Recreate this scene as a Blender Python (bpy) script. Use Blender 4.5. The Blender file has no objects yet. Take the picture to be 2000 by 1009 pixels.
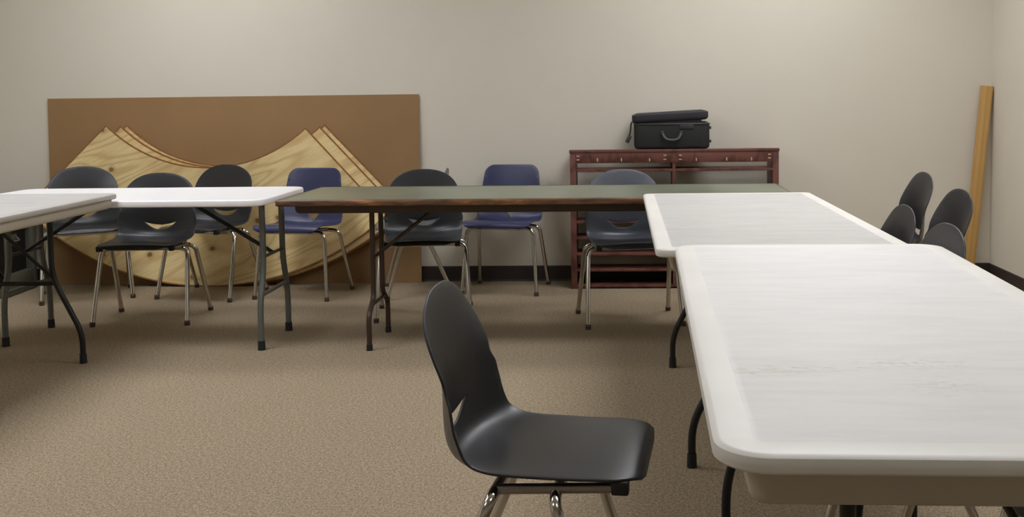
import bpy, bmesh, math, random
from mathutils import Vector, Matrix
from mathutils.geometry import delaunay_2d_cdt
random.seed(7)
SC = bpy.context.scene
COL = SC.collection
PI = math.pi

# ------------------------------------------------------------------ camera, exposure
FPX, PITCH, ROLL, YAW, CX, CY, HCAM = 2113.0, 0.0708, 0.0123, 0.0394, 1125.0, 335.2, 1.2018
cam_data = bpy.data.cameras.new('camera')
cam = bpy.data.objects.new('camera', cam_data)
COL.objects.link(cam)
cam_data.sensor_fit = 'HORIZONTAL'
cam_data.sensor_width = 36.0
cam_data.lens = 36.0 * FPX / 2000.0
cam_data.shift_x = (1000.0 - CX) / 2000.0
cam_data.shift_y = (CY - 504.5) / 2000.0
cam_data.clip_start = 0.05
cam.matrix_world = (Matrix.Translation((0, 0, HCAM)) @ Matrix.Rotation(YAW, 4, 'Z')
                    @ Matrix.Rotation(PI / 2 - PITCH, 4, 'X') @ Matrix.Rotation(-ROLL, 4, 'Z'))
SC.camera = cam
SC.view_settings.view_transform = 'Standard'
SC.view_settings.look = 'None'
SC.view_settings.gamma = 1.0
SC.view_settings.use_curve_mapping = False
SC.view_settings.exposure = 0.0
world = bpy.data.worlds.new('world')
SC.world = world
world.use_nodes = True
world.node_tree.nodes['Background'].inputs['Color'].default_value = (0.02, 0.02, 0.02, 1)
world.node_tree.nodes['Background'].inputs['Strength'].default_value = 0.3
LIGHT_COLOR = (0.965, 0.985, 1.05)
LIGHT_POWER = 13.5
LIGHT_SPOTS = [(-2.6, 5.9, .66), (0.95, 5.9, .80), (-2.6, 4.25, 1.0), (0.95, 4.25, .92), (-2.6, 2.45, .75), (0.95, 2.45, .55), (-2.6, 0.65, .40), (0.95, 0.65, .20)]
CEIL = 2.75
WALL_Y, WALL_R, WALL_L, WALL_B = 6.9576, 2.363, -4.75, -2.2

# ------------------------------------------------------------------ materials
def srgb(r, g, b):
    f = lambda c: (c / 255 / 12.92) if c / 255 <= 0.04045 else ((c / 255 + 0.055) / 1.055) ** 2.4
    return (f(r), f(g), f(b), 1.0)

class NT:
    def __init__(self, name):
        self.m = bpy.data.materials.new(name)
        self.m.use_nodes = True
        self.t = self.m.node_tree
        self.b = self.t.nodes['Principled BSDF']
        self.co = None
    def n(self, typ, **kw):
        nd = self.t.nodes.new(typ)
        for k, v in kw.items():
            if k in nd.inputs.keys() if isinstance(k, str) else False:
                nd.inputs[k].default_value = v
            else:
                setattr(nd, k, v)
        return nd
    def l(self, a, b): self.t.links.new(a, b)
    def coords(self, scale=(1, 1, 1), loc=(0, 0, 0), rot=(0, 0, 0)):
        if self.co is None: self.co = self.n('ShaderNodeTexCoord')
        mp = self.n('ShaderNodeMapping')
        mp.inputs['Scale'].default_value = scale
        mp.inputs['Location'].default_value = loc
        mp.inputs['Rotation'].default_value = rot
        self.l(self.co.outputs['Object'], mp.inputs['Vector'])
        return mp.outputs['Vector']
    def noise(self, vec, scale, detail=3.0, rough=0.5, dist=0.0):
        nd = self.n('ShaderNodeTexNoise')
        nd.inputs['Scale'].default_value = scale
        nd.inputs['Detail'].default_value = detail
        nd.inputs['Roughness'].default_value = rough
        nd.inputs['Distortion'].default_value = dist
        self.l(vec, nd.inputs['Vector'])
        return nd.outputs['Fac']
    def ramp(self, fac, stops):
        r = self.n('ShaderNodeValToRGB')
        el = r.color_ramp.elements
        while len(el) < len(stops): el.new(0.5)
        for e, (p, c) in zip(el, stops):
            e.position = p
            e.color = c if len(c) == 4 else (*c, 1)
        self.l(fac, r.inputs['Fac'])
        return r.outputs['Color']
    def mix(self, fac, a, b, blend='MIX'):
        mx = self.n('ShaderNodeMix', data_type='RGBA', blend_type=blend)
        for sock, v in ((mx.inputs[0], fac), (mx.inputs[6], a), (mx.inputs[7], b)):
            if isinstance(v, (int, float, tuple)): sock.default_value = v
            else: self.l(v, sock)
        return mx.outputs[2]
    def math(self, op, a, b=0.0, clamp=False):
        nd = self.n('ShaderNodeMath', operation=op, use_clamp=clamp)
        for sock, v in ((nd.inputs[0], a), (nd.inputs[1], b)):
            if isinstance(v, (int, float)): sock.default_value = v
            else: self.l(v, sock)
        return nd.outputs[0]
    def color(self, c):
        if isinstance(c, tuple): self.b.inputs['Base Color'].default_value = c
        else: self.l(c, self.b.inputs['Base Color'])
    def set(self, rough=0.5, metal=0.0, spec=0.5):
        self.b.inputs['Roughness'].default_value = rough
        self.b.inputs['Metallic'].default_value = metal
        self.b.inputs['Specular IOR Level'].default_value = spec
    def bump(self, h, strength=0.3, dist=0.002):
        bp = self.n('ShaderNodeBump')
        bp.inputs['Strength'].default_value = strength
        bp.inputs['Distance'].default_value = dist
        self.l(h, bp.inputs['Height'])
        self.l(bp.outputs['Normal'], self.b.inputs['Normal'])

def blotch(name, c, rough=0.5, metal=0.0, spec=0.5, var=0.10, scale=6.0, bump=0.0, bscale=200.0):
    k = NT(name)
    v = k.coords()
    lo = tuple(x * (1 - var) for x in c[:3]) + (1,)
    hi = tuple(min(1, x * (1 + var)) for x in c[:3]) + (1,)
    k.color(k.ramp(k.noise(v, scale, 4), [(0.3, lo), (0.7, hi)]))
    k.set(rough, metal, spec)
    if bump: k.bump(k.noise(v, bscale, 2), bump, 0.001)
    return k.m

M = {}
M['wall'] = blotch('painted_drywall', srgb(216, 209, 193), 0.85, spec=0.2, var=0.02, scale=1.5, bump=0.08, bscale=260)
M['ceiling'] = blotch('ceiling_tile', srgb(225, 222, 212), 0.9, spec=0.1, var=0.03, bump=0.3, bscale=120)
M['rubber_base'] = blotch('dark_rubber_base', srgb(50, 40, 36), 0.5, var=0.1)

k = NT('tan_carpet')
v = k.coords()
n1 = k.noise(v, 150, 3, 0.8)
n2 = k.noise(v, 3.0, 3, 0.6)
n3 = k.noise(v, 70, 2, 0.6)
c = k.ramp(n1, [(0.34, srgb(86, 74, 59)), (0.5, srgb(159, 143, 119)), (0.66, srgb(204, 188, 161))])
c = k.mix(0.30, c, k.ramp(n3, [(0.35, srgb(112, 96, 78)), (0.65, srgb(186, 168, 142))]))
c = k.mix(k.math('MULTIPLY', n2, 0.25), c, srgb(138, 121, 98))
k.color(c); k.set(0.95, spec=0.05)
k.bump(k.noise(v, 260, 2, 0.7), 0.3, 0.003)
M['carpet'] = k.m

def plastic_top(name, base, dirt, amount, stains=False, streak=(2, 9, 1), rough=0.38):
    k = NT(name)
    v = k.coords(streak)
    n = k.noise(v, 2.2, 5, 0.65, 0.4)
    c = k.mix(k.math('MULTIPLY', k.ramp(n, [(0.40, (0, 0, 0)), (0.75, (1, 1, 1))]), amount), base, dirt)
    if stains:
        def spot(x, y, rx, ry, col, c, st, ns, thr=(0.45, 0.62)):
            vv = k.coords((1 / rx, 1 / ry, 0), (-x / rx, -y / ry, 0))
            gr = k.n('ShaderNodeTexGradient', gradient_type='SPHERICAL')
            k.l(vv, gr.inputs['Vector'])
            nn = k.noise(k.coords((9, 26, 1)), ns, 4, 0.7, 0.8)
            f = k.math('MULTIPLY', k.ramp(nn, [(thr[0], (0, 0, 0)), (thr[1], (1, 1, 1))]), gr.outputs['Fac'])
            return k.mix(k.math('MULTIPLY', f, st), c, col)
        c = spot(-0.26, -0.49, 0.12, 0.05, srgb(190, 182, 152), c, 0.8, 3.0)
        c = spot(-0.20, -0.47, 0.16, 0.04, srgb(120, 118, 112), c, 0.35, 4.0, (0.5, 0.66))
        c = spot(-0.02, -0.44, 0.13, 0.05, srgb(105, 105, 102), c, 0.5, 4.0, (0.48, 0.66))
        c = spot(0.0, -0.58, 0.09, 0.08, srgb(120, 120, 117), c, 0.35, 4.0, (0.5, 0.66))
    k.color(c); k.set(rough, spec=0.4)
    k.bump(k.noise(k.coords(), 420, 2), 0.12, 0.001)
    return k.m
M['topN'] = plastic_top('worn_white_plastic', srgb(227, 225, 221), srgb(204, 202, 198), 0.45, True)
M['topF'] = plastic_top('scuffed_grey_plastic', srgb(203, 201, 196), srgb(174, 172, 169), 0.55)
M['topL'] = plastic_top('dull_grey_plastic', srgb(195, 192, 188), srgb(172, 169, 166), 0.7)
M['topW'] = plastic_top('clean_white_plastic', srgb(243, 242, 242), srgb(236, 235, 235), 0.5)
M['rim'] = blotch('pale_plastic_rim', srgb(230, 227, 219), 0.4, var=0.03)
M['rimL'] = blotch('grey_plastic_rim', srgb(180, 177, 169), 0.4, var=0.03)
M['rimW'] = blotch('white_plastic_rim', srgb(242, 240, 241), 0.35, var=0.01)
M['apron'] = blotch('beige_plastic_apron', srgb(190, 182, 166), 0.5, var=0.03)
M['green_top'] = blotch('grey_green_laminate', srgb(112, 118, 99), 0.28, var=0.12, scale=3, spec=0.5)
k = NT('dark_brown_edge')
v = k.coords((1, 1, 6))
c = k.ramp(k.noise(v, 7, 4, 0.6), [(0.33, srgb(66, 46, 32)), (0.58, srgb(116, 80, 50)), (0.74, srgb(182, 124, 76))])
k.color(c); k.set(0.4)
M['brown_edge'] = k.m
M['brown_apron'] = blotch('dark_brown_apron', srgb(62, 46, 36), 0.5, var=0.15)
M['brown_metal'] = blotch('brown_painted_steel', srgb(68, 54, 44), 0.4, metal=0.3)
M['black_metal'] = blotch('black_painted_steel', srgb(30, 31, 30), 0.42, metal=0.2)
M['grey_metal'] = blotch('grey_painted_steel', srgb(104, 108, 104), 0.4, metal=0.3)
M['rubber'] = blotch('black_rubber', srgb(26, 26, 27), 0.6)
M['glide'] = blotch('brown_nylon_glide', srgb(82, 66, 56), 0.5)
M['chrome'] = blotch('chrome_steel', (0.62, 0.60, 0.56, 1), 0.13, metal=1.0, var=0.03)
M['dull_chrome'] = blotch('dull_steel', (0.30, 0.27, 0.24, 1), 0.3, metal=0.9, var=0.05)
M['black_shell'] = blotch('charcoal_plastic', srgb(40, 41, 43), 0.36, spec=0.5, var=0.06, bump=0.10, bscale=700)
M['sheen_tint_shell'] = blotch('sheen_tinted_charcoal', srgb(80, 84, 93), 0.34, spec=0.5, var=0.06, bump=0.10, bscale=700)  # black plastic lightened to blue-grey: its reflected sheen is painted into the base colour
M['blue_shell'] = blotch('navy_plastic', srgb(50, 53, 86), 0.34, spec=0.5, var=0.06, bump=0.08, bscale=700)
M['grey_shell'] = blotch('grey_blue_plastic', srgb(98, 101, 108), 0.4, spec=0.5, var=0.06, bump=0.08, bscale=700)

def wood(name, light, dark, stretch=(1, 1, 8), scale=3.0, rough=0.6, knots=0.0, kscale=3.0, rot=(0, 0, 0), dist=9.0, big=.35):
    k = NT(name)
    v = k.coords(stretch, rot=rot)
    w = k.n('ShaderNodeTexWave', wave_type='BANDS', bands_direction='X')
    w.inputs['Scale'].default_value = scale
    w.inputs['Distortion'].default_value = dist
    w.inputs['Detail'].default_value = 4.0
    w.inputs['Detail Scale'].default_value = 0.9
    k.l(v, w.inputs['Vector'])
    n = k.noise(v, scale * 6, 4, 0.6)
    f = k.math('ADD', k.math('MULTIPLY', w.outputs['Fac'], 0.62), k.math('MULTIPLY', n, 0.38))
    c = k.ramp(f, [(0.15, dark), (0.55, light), (0.9, light)])
    big = k.noise(k.coords((1, 1, 1)), 1.6, 2)
    c = k.mix(k.math('MULTIPLY', k.ramp(big, [(0.45, (0, 0, 0)), (0.75, (1, 1, 1))]), big), c, dark)
    if knots:
        vo = k.n('ShaderNodeTexVoronoi', feature='F1')
        vo.inputs['Scale'].default_value = kscale
        k.l(k.coords((1, 0.01, 1)), vo.inputs['Vector'])
        kn = k.ramp(vo.outputs['Distance'], [(0.03, (1, 1, 1)), (0.09, (0, 0, 0))])
        c = k.mix(k.math('MULTIPLY', kn, knots), c, srgb(92, 60, 28))
    k.color(c); k.set(rough, spec=0.3)
    k.bump(n, 0.15, 0.001)
    return k.m
k = NT('pine_plywood')
def turned(sc, ang):
    mp = k.n('ShaderNodeMapping'); mp.inputs['Scale'].default_value = sc
    k.l(k.coords(rot=(0, ang, 0)), mp.inputs['Vector'])
    return mp.outputs['Vector']
n = k.noise(turned((.55, 1, 1.9), .45), 1.5, 1.5, 0.45, 0.5)
rings = k.math('MULTIPLY', k.math('ADD', k.math('SINE', k.math('MULTIPLY', n, 95.0)), 1.0), 0.5)
rings = k.math('POWER', rings, 2.5)
fine = k.noise(turned((1.2, 1, 26), .45), 5.0, 4, 0.65)
c = k.ramp(fine, [(0.3, srgb(224, 195, 134)), (0.6, srgb(242, 220, 165))])
c = k.mix(k.math('MULTIPLY', rings, 0.5), c, srgb(198, 158, 98))
c = k.mix(k.math('MULTIPLY', k.ramp(k.noise(k.coords(), 2.3, 3), [(0.48, (0, 0, 0)), (0.72, (1, 1, 1))]), 0.35), c, srgb(188, 140, 84))
vo = k.n('ShaderNodeTexVoronoi', feature='F1', voronoi_dimensions='2D')
vo.inputs['Scale'].default_value = 4.6
k.l(k.coords((1, 1, 1.15), rot=(PI / 2, 0, 0)), vo.inputs['Vector'])
dk = k.math('ADD', vo.outputs['Distance'], k.math('MULTIPLY', k.noise(k.coords((1, 1, 1.6)), 24, 3), 0.12))
c = k.mix(k.math('MULTIPLY', k.ramp(k.math('ADD', dk, k.math('MULTIPLY', k.math('LESS_THAN', vo.outputs['Color'], 0.5), 1.0)), [(0.115, (1, 1, 1)), (0.15, (.3, .3, .3)), (0.24, (0, 0, 0))]), 0.8), c, srgb(96, 62, 30))
k.color(c); k.set(0.6, spec=0.3)
k.bump(fine, 0.12, 0.001)
M['plywood'] = k.m
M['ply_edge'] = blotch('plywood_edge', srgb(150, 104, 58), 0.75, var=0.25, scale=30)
M['hardboard'] = blotch('brown_hardboard', srgb(149, 117, 79), 0.6, spec=0.3, var=0.06, scale=2.5)
M['bookcase'] = wood('red_brown_wood', srgb(112, 72, 62), srgb(84, 52, 45), (6, 6, 1), 2.0, 0.45, rot=(0, 1.57, 0))
M['pine'] = wood('pine_lumber', srgb(194, 154, 94), srgb(182, 140, 80), (5, 5, 0.25), 2.0, 0.55, 0.5, 5.0, dist=3.0, big=.2)
M['brass'] = blotch('pale_fastener', srgb(214, 196, 160), 0.4, metal=0.3)
M['case_cloth'] = blotch('black_nylon_cloth', srgb(37, 39, 38), 0.7, var=0.12, bump=0.3, bscale=600)
M['case_lid'] = blotch('dark_grey_nylon', srgb(48, 46, 52), 0.6, var=0.1, bump=0.3, bscale=600)
M['case_plastic'] = blotch('black_case_plastic', srgb(56, 58, 56), 0.4)
M['box_black'] = blotch('black_cabinet_paint', srgb(36, 38, 42), 0.5)
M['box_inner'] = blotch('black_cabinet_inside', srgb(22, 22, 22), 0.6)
M['box_frame'] = blotch('grey_green_trim', srgb(88, 88, 76), 0.5)
LAMP = {}
def lamp_mat(p):
    if p not in LAMP:
        k = NT('lamp_diffuser')
        k.b.inputs['Emission Color'].default_value = (*LIGHT_COLOR, 1)
        k.b.inputs['Emission Strength'].default_value = LIGHT_POWER * p
        k.color((0.9, 0.9, 0.88, 1))
        LAMP[p] = k.m
    return LAMP[p]
M['lamp_frame'] = blotch('white_enamel', srgb(230, 230, 226), 0.5, var=0.02)

# ------------------------------------------------------------------ object helpers
def obj(name, bm, mats, parent=None, smooth=40):
    me = bpy.data.meshes.new(name)
    bmesh.ops.recalc_face_normals(bm, faces=bm.faces[:])
    bm.to_mesh(me); bm.free()
    for m in (mats if isinstance(mats, (list, tuple)) else [mats]): me.materials.append(m)
    if smooth:
        me.polygons.foreach_set('use_smooth', [True] * len(me.polygons))
        me.set_sharp_from_angle(angle=math.radians(smooth))
    o = bpy.data.objects.new(name, me)
    COL.objects.link(o)
    if parent: o.parent = parent
    return o

def thing(name, label, cat, loc=(0, 0, 0), rot=(0, 0, 0), group=None):
    o = bpy.data.objects.new(name, None)
    COL.objects.link(o)
    o.empty_display_size = 0.1
    o.location = loc; o.rotation_euler = rot
    o['label'] = label; o['category'] = cat
    if group: o['group'] = group
    return o

def dup(root, label, loc, rotz, group=None, mat=None):
    r = root.copy(); COL.objects.link(r)
    r.location = loc; r.rotation_euler = (0, 0, rotz); r['label'] = label
    if group: r['group'] = group
    for ch in list(root.children):
        c2 = ch.copy(); COL.objects.link(c2); c2.parent = r
        if mat and ch.name.split('.')[0] == 'seat_shell':
            c2.data = ch.data.copy(); c2.data.materials[0] = mat
        for g in list(ch.children):
            d = g.copy(); COL.objects.link(d); d.parent = c2
    return r

def structure(name, bm, m):
    o = obj(name, bm, m, smooth=0)
    o['kind'] = 'structure'
    return o

def box(bm, x0, x1, y0, y1, z0, z1, bevel=0.0, seg=2, mat=0):
    t = bmesh.new()
    bmesh.ops.create_cube(t, size=1)
    bmesh.ops.scale(t, vec=(x1 - x0, y1 - y0, z1 - z0), verts=t.verts)
    bmesh.ops.translate(t, vec=((x0 + x1) / 2, (y0 + y1) / 2, (z0 + z1) / 2), verts=t.verts)
    if bevel: bmesh.ops.bevel(t, geom=t.edges[:], offset=bevel, segments=seg, affect='EDGES', profile=0.5)
    for f in t.faces: f.material_index = mat
    me = bpy.data.meshes.new('tmp'); t.to_mesh(me); t.free()
    bm.from_mesh(me); bpy.data.meshes.remove(me)

def boxbm(*a, **k):
    bm = bmesh.new(); box(bm, *a, **k); return bm

def fillet(pts, r, n=6):
    pts = [Vector(p) for p in pts]
    out = [pts[0]]
    for i in range(1, len(pts) - 1):
        a, b, c2 = pts[i - 1], pts[i], pts[i + 1]
        d1, d2 = (a - b), (c2 - b)
        rr = min(r, d1.length * 0.48, d2.length * 0.48)
        p, q = b + d1.normalized() * rr, b + d2.normalized() * rr
        for j in range(n + 1):
            t = j / n
            out.append(p * (1 - t) ** 2 + b * 2 * t * (1 - t) + q * t * t)
    out.append(pts[-1])
    return out

def tube(bm, pts, r, n=12, r_end=None):
    pts = [Vector(p) for p in pts]
    N = len(pts)
    up = None; rings = []
    for i, p in enumerate(pts):
        t = (pts[min(i + 1, N - 1)] - pts[max(i - 1, 0)]).normalized()
        if up is None:
            ref = Vector((0, 0, 1)) if abs(t.z) < 0.9 else Vector((1, 0, 0))
            up = (ref - t * ref.dot(t)).normalized()
        else:
            up = (up - t * up.dot(t)).normalized()
        s = t.cross(up)
        rad = r if r_end is None else r + (r_end - r) * i / (N - 1)
        rings.append([bm.verts.new(p + (up * math.cos(a) + s * math.sin(a)) * rad) for a in [2 * PI * j / n for j in range(n)]])
    for i in range(N - 1):
        for j in range(n):
            bm.faces.new((rings[i][j], rings[i][(j + 1) % n], rings[i + 1][(j + 1) % n], rings[i + 1][j]))
    bm.faces.new(rings[0][::-1]); bm.faces.new(rings[-1])

def tubebm(pts, r, fr=0.0, n=12, **k):
    bm = bmesh.new()
    tube(bm, fillet(pts, fr) if fr else pts, r, n, **k)
    return bm

def cyl(bm, c0, c1, r0, r1=None, n=14):
    tube(bm, [c0, c1], r0, n, r_end=r1)

def rrect(w, l, r, n=8):
    out = []
    for (sx, sy, a0) in ((1, 1, 0), (-1, 1, PI / 2), (-1, -1, PI), (1, -1, 3 * PI / 2)):
        for j in range(n + 1):
            a = a0 + PI / 2 * j / n
            out.append((sx * (w / 2 - r) + r * math.cos(a), sy * (l / 2 - r) + r * math.sin(a)))
    return out

def loft(bm, loops, cap0=True, cap1=True, mats=None, closed_loft=False):
    vs = [[bm.verts.new(p) for p in lp] for lp in loops]
    n = len(vs[0])
    R = range(len(vs)) if closed_loft else range(len(vs) - 1)
    for i in R:
        A, B = vs[i], vs[(i + 1) % len(vs)]
        for j in range(n):
            f = bm.faces.new((A[j], A[(j + 1) % n], B[(j + 1) % n], B[j]))
            if mats: f.material_index = mats[i]
    if cap0 and not closed_loft: bm.faces.new(vs[0][::-1])
    if cap1 and not closed_loft:
        f = bm.faces.new(vs[-1])
        if mats: f.material_index = mats[-1]

# ------------------------------------------------------------------ room
structure('floor', boxbm(WALL_L, WALL_R, WALL_B, WALL_Y, -0.1, 0), M['carpet'])
structure('wall_back', boxbm(WALL_L - .1, WALL_R + .1, WALL_Y, WALL_Y + .1, -0.1, CEIL + .1), M['wall'])
structure('wall_right', boxbm(WALL_R, WALL_R + .1, WALL_B, WALL_Y, -0.1, CEIL + .1), M['wall'])
structure('wall_left', boxbm(WALL_L - .1, WALL_L, WALL_B, WALL_Y, -0.1, CEIL + .1), M['wall'])
structure('wall_front', boxbm(WALL_L - .1, WALL_R + .1, WALL_B - .1, WALL_B, -0.1, CEIL + .1), M['wall'])
structure('ceiling', boxbm(WALL_L, WALL_R, WALL_B, WALL_Y, CEIL, CEIL + .1), M['ceiling'])

def base_profile(p0, p1, inward):
    bm = bmesh.new()
    p0, p1, inn = Vector(p0), Vector(p1), Vector(inward)
    prof = [(0, 0), (0.014, 0), (0.009, 0.012), (0.007, 0.094), (0.004, 0.1), (0, 0.1)]
    L = [[p0 + inn * d + Vector((0, 0, z)) for d, z in prof], [p1 + inn * d + Vector((0, 0, z)) for d, z in prof]]
    loft(bm, L)
    return bm
structure('baseboard_back', base_profile((WALL_L, WALL_Y, 0), (WALL_R, WALL_Y, 0), (0, -1, 0)), M['rubber_base'])
structure('baseboard_right', base_profile((WALL_R, WALL_B, 0), (WALL_R, WALL_Y - .014, 0), (-1, 0, 0)), M['rubber_base'])
structure('baseboard_left', base_profile((WALL_L, WALL_B, 0), (WALL_L, WALL_Y - .014, 0), (1, 0, 0)), M['rubber_base'])

for i, (lx, ly, lp) in enumerate(LIGHT_SPOTS):
    where = ['close to the back wall at left', 'close to the back wall at right', 'in the second row at left', 'in the second row at right', 'in the third row at left', 'in the third row at right', 'nearest the viewer at left', 'nearest the viewer at right'][i]
    t = thing('ceiling_light', 'recessed white fluorescent ceiling panel ' + where, 'ceiling light', (lx, ly, CEIL), group='fluorescent ceiling panels')
    bm = bmesh.new()
    for a in ((-.63, .63, -.33, -.30), (-.63, .63, .30, .33), (-.63, -.60, -.30, .30), (.60, .63, -.30, .30)):
        box(bm, *a, -0.02, 0)
    obj('frame', bm, M['lamp_frame'], t, 0)
    obj('diffuser', boxbm(-.60, .60, -.30, .30, -0.012, -0.002), lamp_mat(lp), t, 0)

# ------------------------------------------------------------------ chairs
def spline(ctrl, per=10):
    P = [Vector(c) for c in ctrl]
    P = [P[0] * 2 - P[1]] + P + [P[-1] * 2 - P[-2]]
    out = []
    for i in range(1, len(P) - 2):
        for j in range(per):
            t = j / per
            a, b, c2, d = P[i - 1:i + 3]
            out.append(0.5 * ((2 * b) + (c2 - a) * t + (2 * a - 5 * b + 4 * c2 - d) * t * t + (3 * b - a - 3 * c2 + d) * t ** 3))
    out.append(P[-2])
    return out

def shell_mesh(ctrl, wfun, hole, thick=0.006, step=0.013):
    """ctrl rows: forward and height of the spine, then of the side edge; wfun(s,S,s_at_z) half width; hole polygon in (x, s)."""
    pts = spline([Vector(q) for q in ctrl])
    cum = [0.0]
    for a, b in zip(pts, pts[1:]): cum.append(cum[-1] + math.hypot(b.x - a.x, b.y - a.y))
    S = cum[-1]
    def at(s):
        s = max(0, min(S, s))
        i = 0
        while i < len(cum) - 2 and cum[i + 1] < s: i += 1
        t = (s - cum[i]) / max(1e-9, cum[i + 1] - cum[i])
        p = pts[i].lerp(pts[i + 1], t)
        i0, i1 = max(0, i - 1), min(len(pts) - 1, i + 2)
        d = (pts[i1] - pts[i0]); d = Vector((d.x, d.y)).normalized()
        return p, d
    def s_at_z(z):
        for i in range(len(pts) - 1, 0, -1):
            if pts[i - 1].y <= z <= pts[i].y:
                return cum[i - 1] + (cum[i] - cum[i - 1]) * (z - pts[i - 1].y) / max(1e-9, pts[i].y - pts[i - 1].y)
        return S
    w = wfun(S, s_at_z)
    right = []
    N = 90
    for i in range(N + 1):
        u = i / N
        s = S * (1 - (1 - u) ** 1.7) if u > 0.0 else 0.0
        right.append((w(s), s))
    right = [q for q in right if q[0] > 0.004]
    w0 = right[0][0]
    bottom = [(-w0 + 2 * w0 * j / 24, 0.0) for j in range(1, 24)]
    outline = bottom + right + ([(0.0, S)] if w(S) < 0.01 else [(w(S) * (1 - 2 * j / 20), S) for j in range(1, 20)]) + [(-x, s) for x, s in reversed(right)]
    clean = []
    for q in outline:
        if not clean or math.hypot(q[0] - clean[-1][0], q[1] - clean[-1][1]) > 0.003: clean.append(q)
    if math.hypot(clean[0][0] - clean[-1][0], clean[0][1] - clean[-1][1]) < 0.003: clean.pop()
    outline = clean
    hl = hole(s_at_z)
    def inside(p, poly):
        r = False; j = len(poly) - 1
        for i in range(len(poly)):
            (xi, yi), (xj, yj) = poly[i], poly[j]
            if (yi > p[1]) != (yj > p[1]) and p[0] < (xj - xi) * (p[1] - yi) / (yj - yi) + xi: r = not r
            j = i
        return r
    def near(p, poly, d):
        return any(math.hypot(p[0] - q[0], p[1] - q[1]) < d for q in poly)
    verts = list(outline) + list(hl)
    no, nh = len(outline), len(hl)
    edges = [(i, (i + 1) % no) for i in range(no)] + [(no + i, no + (i + 1) % nh) for i in range(nh)]
    s = step / 2
    while s < S:
        x = -0.26
        while x < 0.26:
            p = (x, s)
            if inside(p, outline) and not inside(p, hl) and not near(p, outline, step * .6) and not near(p, hl, step * .6): verts.append(p)
            x += step
        s += step
    r = delaunay_2d_cdt([Vector(q) for q in verts], edges, [], 0, 1e-6)
    V2, F = r[0], r[2]
    def mp(x, s):
        p, d = at(s)
        # tangent d=(df,dz) runs from the front lip to the top; the sitter side is to its right
        nf, nz = d.y, -d.x
        k2 = min(1.08, (abs(x) / 0.2) ** 2.2)
        return Vector((x, -(p.x + (p.z - p.x) * k2), p.y + (p.w - p.y) * k2)), Vector((0, -nf, nz))
    bm = bmesh.new()
    P3 = [mp(q.x, q.y)[0] for q in V2]
    tris = []
    for f in F:
        c2 = (sum(V2[i].x for i in f) / 3, sum(V2[i].y for i in f) / 3)
        if inside(c2, outline) and not inside(c2, hl): tris.append(list(f))
    nor = [Vector() for _ in P3]
    for f in tris:
        a, b, c2 = (P3[i] for i in f)
        nn = (b - a).cross(c2 - a)
        ref = mp(V2[f[0]].x, V2[f[0]].y)[1]
        if nn.dot(ref) < 0: nn = -nn; f.reverse()
        for i in f: nor[i] += nn
    used = {i for f in tris for i in f}
    T, B = {}, {}
    for i in used:
        n = nor[i].normalized()
        T[i] = bm.verts.new(P3[i] + n * thick / 2)
        B[i] = bm.verts.new(P3[i] - n * thick / 2)
    cnt = {}
    for f in tris:
        bm.faces.new([T[i] for i in f]); bm.faces.new([B[i] for i in reversed(f)])
        for a, b in ((f[0], f[1]), (f[1], f[2]), (f[2], f[0])): cnt[(a, b)] = cnt.get((a, b), 0) + 1
    bd = [e for e in cnt if (e[1], e[0]) not in cnt]
    out = {}
    for a, b in bd:
        ed = (P3[b] - P3[a]).normalized()
        n = (nor[a] + nor[b]).normalized()
        o = ed.cross(n)
        out[a] = out.get(a, Vector()) + o; out[b] = out.get(b, Vector()) + o
    Rm = {}
    for i, o in out.items():
        n = nor[i].normalized(); o = o.normalized()
        Rm[i] = [bm.verts.new(P3[i] + n * thick * .40 + o * thick * .40), bm.verts.new(P3[i] + o * thick * .62), bm.verts.new(P3[i] - n * thick * .40 + o * thick * .40)]
    for a, b in bd:
        ca = [T[a]] + Rm[a] + [B[a]]; cb = [T[b]] + Rm[b] + [B[b]]
        for j in range(4): bm.faces.new((ca[j], ca[j + 1], cb[j + 1], cb[j]))
    return bm

ROUND = [(.204, .421, .203, .418), (.201, .434, .200, .426), (.183, .443, .183, .433), (.14, .446, .14, .437), (.07, .443, .07, .437),
         (0, .438, 0, .438), (-.10, .428, -.085, .440), (-.16, .424, -.130, .448), (-.205, .432, -.155, .463), (-.227, .456, -.168, .488),
         (-.234, .49, -.176, .515), (-.235, .53, -.182, .545), (-.233, .575, -.188, .582), (-.232, .62, -.198, .622), (-.238, .67, -.217, .67),
         (-.248, .73, -.241, .73), (-.260, .789, -.258, .789)]
def round_w(S, saz):
    sw = saz(.632)
    tab = [(0, .204), (saz(.445) * .6, .209), (saz(.455), .212), (saz(.50), .216), (saz(.55), .209), (saz(.598), .196), (sw, .199)]
    def w(s):
        if s >= sw: return .199 * max(0, 1 - ((s - sw) / (S - sw)) ** 2.3) ** (1 / 2.3)
        for (a, wa), (b, wb) in zip(tab, tab[1:]):
            if a <= s <= b:
                t = (s - a) / (b - a); t = t * t * (3 - 2 * t)
                base = wa + (wb - wa) * t; break
        if s < .095: base -= .085 * (1 - math.sqrt(max(0, 1 - (1 - s / .095) ** 2)))
        return base
    return w
def smile(saz):
    c = saz(.496); out = []
    for j in range(17):
        u = -1 + 2 * j / 16
        out.append((.088 * u, c - .026 + .040 * abs(u) ** 2.2))
    for j in range(17):
        u = 1 - 2 * j / 16
        out.append((.094 * u, c + .008 + .016 * abs(u) ** 2.0))
    return out

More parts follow.
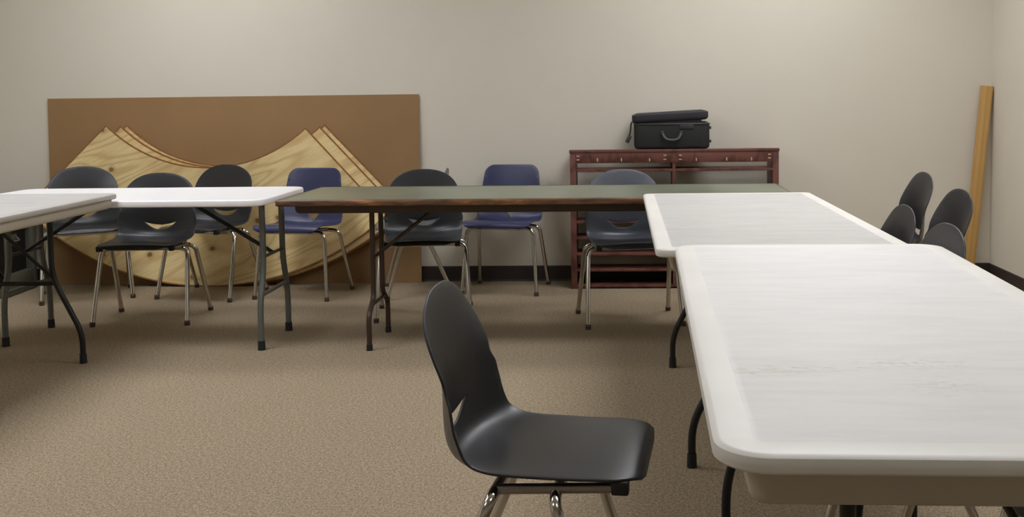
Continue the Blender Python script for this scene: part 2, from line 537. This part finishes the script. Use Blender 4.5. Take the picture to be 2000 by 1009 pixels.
SQUARE = [(.215, .416, .215, .414), (.216, .430, .215, .428), (.200, .446, .200, .443), (.16, .450, .16, .448), (.08, .440, .08, .442), (0, .427, 0, .434),
          (-.08, .415, -.07, .430), (-.14, .414, -.120, .436), (-.178, .436, -.148, .456), (-.196, .49, -.163, .500), (-.208, .55, -.177, .553),
          (-.220, .62, -.190, .62), (-.233, .69, -.204, .69), (-.248, .762, -.224, .762)]
def square_w(S, saz):
    tab = [(0, .212), (saz(.44) * .6, .210), (saz(.45), .205), (saz(.54), .196), (S, .166)]
    R = .05
    def w(s):
        for (a, wa), (b, wb) in zip(tab, tab[1:]):
            if a <= s <= b + 1e-9:
                base = wa + (wb - wa) * (s - a) / (b - a); break
        else: base = tab[-1][1]
        if s < .06: base -= .05 * (1 - math.sqrt(max(0, 1 - (1 - s / .06) ** 2)))
        if s > S - R: base -= R * (1 - math.sqrt(max(0, 1 - ((s - S + R) / R) ** 2)))
        return base
    return w
def vee(saz):
    a, b = saz(.430), saz(.528)
    tri = [Vector((0, a, 0)), Vector((.072, b, 0)), Vector((-.072, b, 0))]
    out = []
    for i in range(3):
        p, q, r2 = tri[i - 1], tri[i], tri[(i + 1) % 3]
        d1, d2 = (p - q).normalized() * .014, (r2 - q).normalized() * .014
        for j in range(6):
            t = j / 5
            v2 = (q + d1) * (1 - t) ** 2 + q * 2 * t * (1 - t) + (q + d2) * t * t
            out.append((v2.x, v2.y))
    dense = []
    for i in range(len(out)):
        a1, b1 = out[i], out[(i + 1) % len(out)]
        n = max(1, int(math.hypot(b1[0] - a1[0], b1[1] - a1[1]) / .008))
        for j in range(n): dense.append((a1[0] + (b1[0] - a1[0]) * j / n, a1[1] + (b1[1] - a1[1]) * j / n))
    return dense

def make_chair(name, label, group, ctrl, wf, hole, mat, legs, rails):
    t = thing(name, label, 'chair', group=group)
    obj('seat_shell', shell_mesh(ctrl, wf, hole), mat, t, 70)
    for (f0, f1, xs, xf, zt, r) in legs:
        for s in (-1, 1):
            foot = Vector((s * xf, -f1, 0.012)); top = Vector((s * xs, -f0, zt))
            path = fillet([(0, -f0, zt), top, foot], 0.045, 8)
            lg = obj('leg', tubebm(path, r, n=14), M['chrome'], t, 50)
            bm = bmesh.new()
            d = (foot - top).normalized()
            cyl(bm, foot - d * 0.012, foot, .0145, .0145)
            cyl(bm, (foot.x, foot.y, 0.013), (foot.x, foot.y, 0.0), .0155, .014)
            obj('foot_glide', bm, M['glide'], lg, 40)
    for (xr, fa, fb, z0, z1) in rails:
        for s in (-1, 1):
            rl = obj('seat_rail', tubebm([(s * xr, -fa, z0), (s * xr, -fb, z1)], .011, n=10), M['dull_chrome'], t, 50)
            obj('bumper', boxbm(s * xr - .014, s * xr + .014, -fb - .028, -fb + .008, z1 - .013, z1 + .016, bevel=.005), M['rubber'], rl, 40)
    return t

ROUND_LEGS = [(0.030, .145, .230, .250, .402, .0125), (-.095, -.262, .230, .252, .402, .0125)]
SQUARE_LEGS = [(.115, .165, .205, .232, .402, .0115), (-.12, -.235, .195, .225, .390, .0115)]
round0 = make_chair('stacking_chair', '', None, ROUND, round_w, smile, M['black_shell'], ROUND_LEGS, [(.190, -.095, .150, .405, .418)])
square0 = make_chair('classroom_chair', '', None, SQUARE, square_w, vee, M['blue_shell'], SQUARE_LEGS, [(.12, -.12, .115, .395, .412)])
D = math.radians
used = set()
def place(proto, x, y, deg, label, group, mat=None):
    if proto.name not in used and mat is None:
        used.add(proto.name)
        proto.location = (x, y, 0); proto.rotation_euler = (0, 0, D(deg)); proto['label'] = label; proto['group'] = group
        return proto
    return dup(proto, label, (x, y, 0), D(deg), group, mat)
GB, GR = 'chairs in the row along the back wall', 'chairs along the right side of the grey tables'
place(round0, -.142, 2.32, 84, 'black round-backed chair alone in the foreground, turned side-on beside the nearest table', 'chair in the middle of the floor')
place(round0, -3.257, 6.44, 27, 'leftmost black round-backed chair, at the left end of the leaning brown board', GB)
place(round0, -2.572, 5.755, 4, 'black round-backed chair centred behind the white table, smile-shaped hole in full view', GB)
place(round0, -2.525, 6.465, -13, 'black round-backed chair before the plywood arcs, just left of the blue chair', GB)
place(round0, -1.074, 5.844, 8, 'black round-backed chair under the brown table with a grey chair corner showing behind it', GB)
place(round0, .060, 5.67, 9, 'black round-backed chair with a grey-blue sheen put into its colour in front of the red-brown shelf', GB, M['sheen_tint_shell'])
place(round0, 1.285, 5.50, -87, 'farthest black chair at right, its back tallest in the photo beside the leaning post', GR)
place(round0, 1.165, 4.53, -87, 'black chair at right whose back overlaps the lower leaning post', GR)
place(round0, .775, 3.92, -89, 'black chair pushed in to the right side of the far grey table', GR)
c4 = place(round0, .692, 3.150, -88, 'black chair at right whose rounded back rises behind the corner of the nearest table', GR)
c4.scale = (1.03, 1.03, 1.03)
place(round0, .90, 2.60, -86, 'black chair under the nearest table, only its thin metal legs in view', GR)
place(round0, .945, 1.93, -84, 'black chair at the lower right corner with its seat edge under the nearest table', GR)
place(square0, -1.939, 6.482, -9, 'navy blue square-backed chair in front of the plywood arcs', GB)
place(square0, -.707, 6.610, -7.7, 'navy blue square-backed chair against the bare wall left of the red-brown shelf', GB)
g = place(round0, -1.296, 6.575, -77, 'grey chair turned sideways, mostly hidden behind a black chair at the brown table', GB, M['grey_shell'])
g.scale = (.962, .962, .962)

# ------------------------------------------------------------------ folding tables
def make_table(name, label, cx, cy, rotz, W, L, ztop, mats, group, legs, tilt=0.0, lip=0.026, corner=0.06, apron=(0.045, 0.045), rim=0.045):
    t = thing(name, label, 'table', (cx, cy, 0), (0, 0, rotz), group)
    z = lambda y, zz: zz + y * tilt
    def ring(inset, zz, extra=0.0):
        return [(x, y, z(y, zz)) for x, y in rrect(W - 2 * inset, L - 2 * inset, max(0.008, corner - inset + extra))]
    bm = bmesh.new()
    lo = ztop - lip
    loops = [ring(.03, lo + .002), ring(.006, lo), ring(.001, lo + .004), ring(0, lo + .010), ring(0, ztop - .010), ring(.002, ztop - .004), ring(.007, ztop - .0005), ring(.012, ztop), ring(rim, ztop), ring(rim + .006, ztop - .0015)]
    loft(bm, loops, mats=[1] * 8 + [0] * 2)
    obj('tabletop', bm, [mats['top'], mats['rim']], t, 35)
    if apron:
        ins, h = apron
        bm = bmesh.new()
        a0, a1 = lo + .003, lo - h
        loft(bm, [ring(ins, a0), ring(ins + .002, a0 - h * .4), ring(ins + .004, a1 + .012), ring(ins + .010, a1 + .003), ring(ins + .016, a1), ring(ins + .026, a1), ring(ins + .030, a1 + .006), ring(ins + .030, a0)], closed_loft=True)
        obj('apron', bm, mats['apron'], t, 40)
    legs(t, mats, lo, tilt, L, W)
    return t

def wishbone(far_inset, near_inset, a_top=.115, a_foot=.25, zb=.42, zf=.14, r=.0125, bar=.385, brace='pair', off=0.0, off_far=None):
    off0 = off
    def build(t, mats, lo, tilt, L, W):
        for e, ins, off in ((1, far_inset, off0 if off_far is None else off_far), (-1, near_inset, off0)):
            y = e * (L / 2 - ins)
            ztop = lo + y * tilt
            lm = mats['leg']
            for s in (-1, 1):
                path = fillet([(off + s * a_top, y, ztop), (off + s * a_top, y, zb), (off + s * a_foot, y, zf), (off + s * a_foot, y, .02)], .07, 6)
                lg = obj('leg', tubebm(path, r, n=14), lm, t, 50)
                bm = bmesh.new(); cyl(bm, (off + s * a_foot, y, .045), (off + s * a_foot, y, 0), r + .0025, r + .004)
                obj('foot_cap', bm, M['rubber'], lg, 40)
            fr = max(0.0, min(1.0, (zb - bar) / (zb - zf)))
            xb = a_top + (a_foot - a_top) * fr
            obj('cross_bar', tubebm([(off - xb, y, bar), (off + xb, y, bar)], .010, n=10), lm, t, 50)
            yc = y - e * .42
            if brace == 'pair':
                for s in (-1, 1):
                    obj('brace', tubebm([(off + s * a_top, y, zb), (off + s * .035, yc, lo + yc * tilt - .002)], .008, n=8), lm, t, 50)
            else:
                obj('brace', tubebm([(off, y, .44), (off, yc, lo + yc * tilt - .002)], .010, n=8), mats.get('brace', lm), t, 50)
                obj('brace_bar', tubebm([(off - a_top, y, .44), (off + a_top, y, .44)], .008, n=8), mats.get('brace', lm), t, 50)
    return build

def corner_center(x0, y0, r, W, L, side=1):
    a, b = side * W / 2, L / 2
    return (x0 + a * math.cos(r) + b * math.sin(r), y0 + a * math.sin(r) - b * math.cos(r))

GT = 'folding tables set out in a horseshoe'
grey = lambda top, rim='rim', leg='black_metal': dict(top=M[top], rim=M[rim], apron=M['apron'], leg=M[leg])
# nearest table
c0 = corner_center(.160, 3.153, -.0226, .76, 1.805)
make_table('folding_table', 'nearest worn white plastic folding table with scuffs, filling the lower right', *c0, -.0226, .76, 1.805, .7628 - .0106 * .9, grey('topN'), GT,
           wishbone(.26, .26, a_top=.165), tilt=.0106, corner=.075, rim=.055, apron=(.045, .060))
# far grey table
c0 = corner_center(.111, 4.958, -.0022, .76, 1.800)
make_table('folding_table', 'scuffed grey plastic folding table between the nearest table and the brown table', *c0, -.0022, .76, 1.800, .7472, grey('topF'), GT,
           wishbone(.25, .27, a_foot=.26), corner=.04, rim=.05, apron=(.045, .052))
# left grey table
c0 = corner_center(-2.334, 4.946, .0121, .76, 1.83, -1)
make_table('folding_table', 'dull grey plastic folding table cut off by the left edge of the photo', *c0, .0121, .76, 1.83, .772, grey('topL', 'rimL'), GT,
           wishbone(.13, .25, a_foot=.243, zb=.40, bar=.37), corner=.03, rim=.03, apron=(.02, .045))
# white table (long side across the room)
wm = grey('topW', 'rimW', 'grey_metal'); wm['brace'] = M['black_metal']; wm['apron'] = M['rimW']
make_table('folding_table', 'clean bright white plastic folding table in the back row, left of the brown one', -2.42, 5.320, PI / 2, .76, 1.52, .734, wm, GT,
           wishbone(.15, .06, a_top=.15, a_foot=.215, zb=.40, zf=.22, r=.0145, bar=.26, brace='single', off=-.045, off_far=.05), corner=.09, lip=.032, rim=.03, apron=None)
# brown table
def brown_legs(t, mats, lo, tilt, L, W):
    off = -.12
    for e, ins in ((1, .42), (-1, .42)):
        y = e * (L / 2 - ins)
        for s in (-1, 1):
            path = fillet([(off + s * .09, y, lo), (off + s * .095, y, .235), (off + s * .2, y, .165), (off + s * .2, y, .02)], .03, 6)
            lg = obj('leg', tubebm(path, .0125, n=14), mats['leg'], t, 50)
            bm = bmesh.new(); cyl(bm, (off + s * .2, y, .03), (off + s * .2, y, 0), .014, .0155)
            obj('foot_cap', bm, M['rubber'], lg, 40)
        obj('cross_bar', tubebm([(off - .13, y, .205), (off + .13, y, .205)], .009, n=10), mats['leg'], t, 50)
        obj('brace', tubebm([(off, y, .43), (off, y - e * .34, lo - .002)], .009, n=8), mats['leg'], t, 50)
        obj('brace_bar', tubebm([(off - .09, y, .43), (off + .09, y, .43)], .008, n=8), mats['leg'], t, 50)
bmt = dict(top=M['green_top'], rim=M['brown_edge'], apron=M['brown_apron'], leg=M['brown_metal'])
r = -.013
bc = (-1.605 + 1.22 * math.cos(r) + .375 * math.sin(r), 5.745 + 1.22 * math.sin(r) - .375 * math.cos(r))
make_table('folding_table', 'long brown wooden folding table with grey-green top and worn brown edge', *bc, r + PI / 2, .75, 2.44, .7262, bmt, GT, brown_legs,
           corner=.012, lip=.030, rim=.008, apron=(.07, .042))

# ------------------------------------------------------------------ leaning boards
def slab(name, label, cat, poly, thick, mats, X, Y, lean, group=None, band=0.0):
    """poly in (x, z); front face at local y=0, back at +thick; leans back by angle lean about its foot."""
    bm = bmesh.new()
    A = [bm.verts.new((x, 0, z)) for x, z in poly]
    B = [bm.verts.new((x, thick, z)) for x, z in poly]
    fr = bm.faces.new(A); bm.faces.new(B[::-1])
    n = len(A)
    for i in range(n):
        f = bm.faces.new((A[i], B[i], B[(i + 1) % n], A[(i + 1) % n])); f.material_index = 1
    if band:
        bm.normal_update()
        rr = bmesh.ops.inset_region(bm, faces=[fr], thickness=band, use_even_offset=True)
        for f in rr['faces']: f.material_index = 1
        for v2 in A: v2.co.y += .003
    o = obj(name, bm, mats, None, 30)
    o.location = (X, Y, 0); o.rotation_euler = (-lean, 0, 0)
    o['label'] = label; o['category'] = cat
    if group: o['group'] = group
    return o
LB = .034
slab('hardboard_sheet', 'large brown hardboard sheet leaning on the back wall behind the plywood arcs', 'board',
     [(0, 0), (2.44, 0), (2.44, 1.22), (0, 1.22)], .006, [M['hardboard'], M['hardboard']], -3.722, 6.9023, LB)

def arc_poly(R0, R1, half, rot):
    N = 56
    c2 = R1
    P = [(R1 * math.sin(a), c2 - R1 * math.cos(a)) for a in [-half + 2 * half * i / N + rot for i in range(N + 1)]]
    Q = [(R0 * math.sin(a), c2 - R0 * math.cos(a)) for a in [half - 2 * half * i / N + rot for i in range(N + 1)]]
    return P + Q
GP = 'plywood arcs leaning on the brown board'
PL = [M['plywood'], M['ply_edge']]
lean = .066
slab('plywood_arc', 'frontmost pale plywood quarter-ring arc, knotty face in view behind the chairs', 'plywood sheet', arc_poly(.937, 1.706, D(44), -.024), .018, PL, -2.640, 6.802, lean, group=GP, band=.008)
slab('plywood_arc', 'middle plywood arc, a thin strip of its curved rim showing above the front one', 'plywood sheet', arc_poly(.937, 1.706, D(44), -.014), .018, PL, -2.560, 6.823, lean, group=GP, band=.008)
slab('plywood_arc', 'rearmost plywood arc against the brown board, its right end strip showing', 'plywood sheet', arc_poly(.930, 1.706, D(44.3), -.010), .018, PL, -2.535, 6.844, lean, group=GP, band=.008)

# post in the corner
post = obj('wooden_post', boxbm(-.0345, .0345, -.019, .019, 0, 1.228, bevel=.003), M['pine'], None, 40)
top = Vector((2.322, 6.925, 1.225)); bot = Vector((2.196, 6.87, 0.006))
zax = (top - bot).normalized(); xax = Vector((1, 0, 0)); xax = (xax - zax * xax.dot(zax)).normalized(); yax = zax.cross(xax)
post.matrix_world = Matrix.Translation(bot) @ Matrix((xax, yax, zax)).transposed().to_4x4()
post['label'] = 'tall yellow pine post leaning into the right corner of the room'; post['category'] = 'wood post'

# ------------------------------------------------------------------ shelf unit
bx, by, bw, bh, bd = -.299, 6.651, 1.279, .863, .27
t = thing('shelf_unit', 'low red-brown wooden pigeonhole shelf against the back wall, carrying the black case', 'shelf', (bx, by, 0), (0, 0, -.004))
bkm = M['bookcase']
for x in (0, bw - .036):
    obj('side_panel', boxbm(x, x + .036, 0, bd, 0, bh - .018, bevel=.002), bkm, t, 30)
for ya, yb, dz in ((-.006, .045, 0), (bd - .045, bd, .012)):
    obj('top_rail', boxbm(-.004, bw + .004, ya, yb, bh - .018 - dz, bh - dz, bevel=.003), bkm, t, 30)
obj('divider', boxbm(bw / 2 - .009, bw / 2 + .009, .004, bd, .012, bh - .018), bkm, t, 30)
ap = obj('front_rail', boxbm(.036, bw - .036, -.002, .016, bh - .082, bh - .018, bevel=.002), bkm, t, 30)
pxm = bw / 407.0
for (px, py) in ((1130, 305), (1130, 312), (1168, 312), (1215, 312), (1270, 312), (1300, 303), (1300, 311), (1330, 303), (1330, 311), (1361, 311), (1420, 310), (1468, 310), (1503, 301), (1503, 308)):
    x = (px - 1114) * pxm; zc = bh - (py - (293 - (px - 1114) * .0098)) * pxm
    zc = min(max(zc, bh - .076), bh - .026)
    tall = py > 309 and px not in (1130, 1300, 1330)
    obj('fastener', boxbm(x - (.0035 if tall else .009), x + (.0035 if tall else .009), -.006, 0, zc - (.010 if tall else .003), zc + (.010 if tall else .003), bevel=.001), M['brass'], ap, 30)
for i in range(8):
    zc = .016 + .1 * i
    for (xa, xb) in ((.036, bw / 2 - .009), (bw / 2 + .009, bw - .036)):
        if i == 7: zc = .735
        obj('shelf', boxbm(xa, xb, .004, .20, zc - .008, zc + .008, bevel=.001), bkm, t, 30)

# suitcase on the shelf
t = thing('suitcase', 'black soft-sided case with half-open lid lying on top of the red-brown shelf', 'case', (.332, 6.79, bh), (0, 0, -.02))
w, d_, h = .465, .24, .165
def soft_box(w, d, h, r, z0, taper=.012):
    bm = bmesh.new()
    L = []
    for ins, zz in ((.02, 0), (.006, .006), (0, .02), (0, h - .012), (.004 + taper * .3, h - .006), (taper + .004, h)):
        L.append([(x, y, z0 + zz) for x, y in rrect(w - 2 * ins, d - 2 * ins, max(.012, r - ins), 6)])
    loft(bm, L)
    return bm
body = obj('case_body', soft_box(w, d_, h, .04, 0), M['case_cloth'], t, 45)
zp = obj('zipper', tubebm([(x, y, h - .012) for x, y in rrect(w + .003, d_ + .003, .042, 6)] + [((w + .003) / 2, (d_ + .003) / 2 - .042, h - .012)], .004, n=8), M['case_plastic'], body, 50)
hd = obj('handle', tubebm(fillet([(-.058, -d_ / 2, .098), (-.055, -d_ / 2 - .014, .094), (-.042, -d_ / 2 - .030, .062), (0, -d_ / 2 - .034, .052), (.042, -d_ / 2 - .030, .062), (.055, -d_ / 2 - .014, .094), (.058, -d_ / 2, .098)], .02, 5), .0105, n=10), M['case_plastic'], t, 50)
for s in (-1, 1):
    obj('handle_mount', boxbm(s * .058 - .010, s * .058 + .010, -d_ / 2 - .008, -d_ / 2 + .004, .082, .112, bevel=.003), M['case_plastic'], hd, 40)
obj('front_label_pad', boxbm(.05, .135, -d_ / 2 - .005, -d_ / 2 + .004, .122, .150, bevel=.002), M['case_lid'], t, 40)
lid = obj('lid', soft_box(w + .006, d_ + .006, .060, .045, 0, .03), M['case_lid'], t, 45)
lid.location = (-.008, 0, h - .004 + .008); lid.rotation_euler = (0, -.048, 0)
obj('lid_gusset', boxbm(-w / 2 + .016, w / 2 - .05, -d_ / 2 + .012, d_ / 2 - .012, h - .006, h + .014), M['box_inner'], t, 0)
for z1 in (.045, .128):
    obj('foot_stud', boxbm(w / 2 - .003, w / 2 + .011, -.09, -.066, z1 - .009, z1 + .009, bevel=.003), M['case_plastic'], t, 40)
st = obj('strap', tubebm(fillet([(-w / 2 + .002, -.08, .175), (-w / 2 - .018, -.082, .16), (-w / 2 - .022, -.084, .11), (-w / 2 - .030, -.086, .075)], .015, 5), .005, n=8), M['case_cloth'], t, 50)
bk = obj('buckle', boxbm(-.013, .013, -.008, .008, -.024, .024, bevel=.004), M['case_plastic'], st, 40)
bk.location = (-w / 2 - .034, -.087, .062); bk.rotation_euler = (0, .45, 0)

# ------------------------------------------------------------------ black cabinet at far left
t = thing('equipment_cabinet', 'black equipment cabinet on the floor at the far left, open recess on its right side', 'cabinet', (-3.755, 6.418, 0), (0, 0, .06))
# local: right side in the plane x=0, runs back along +y
cw, cd, ch = .46, .41, .56
bm = bmesh.new()
box(bm, -cw, -.06, 0, cd, .004, ch, bevel=.006)
obj('cabinet_body', bm, M['box_black'], t, 30)
bm = bmesh.new()
box(bm, -.06, 0, 0, .04, .004, ch, bevel=.003); box(bm, -.06, 0, cd - .04, cd, .004, ch, bevel=.003)
box(bm, -.06, 0, .04, cd - .04, .004, .13, bevel=.003); box(bm, -.06, 0, .04, cd - .04, ch - .10, ch, bevel=.003)
obj('side_frame', bm, M['box_frame'], t, 30)
obj('back_panel', boxbm(-.058, -.05, .04, cd - .04, .13, ch - .10), M['box_inner'], t, 0)
hh = obj('recessed_handle', boxbm(-.052, -.040, .11, .25, .30, .37, bevel=.004), M['box_frame'], t, 40)
obj('grip', tubebm(fillet([(-.042, .12, .35), (-.02, .12, .33), (-.02, .24, .33), (-.042, .24, .35)], .015, 5), .006, n=8), M['grey_metal'], hh, 50)
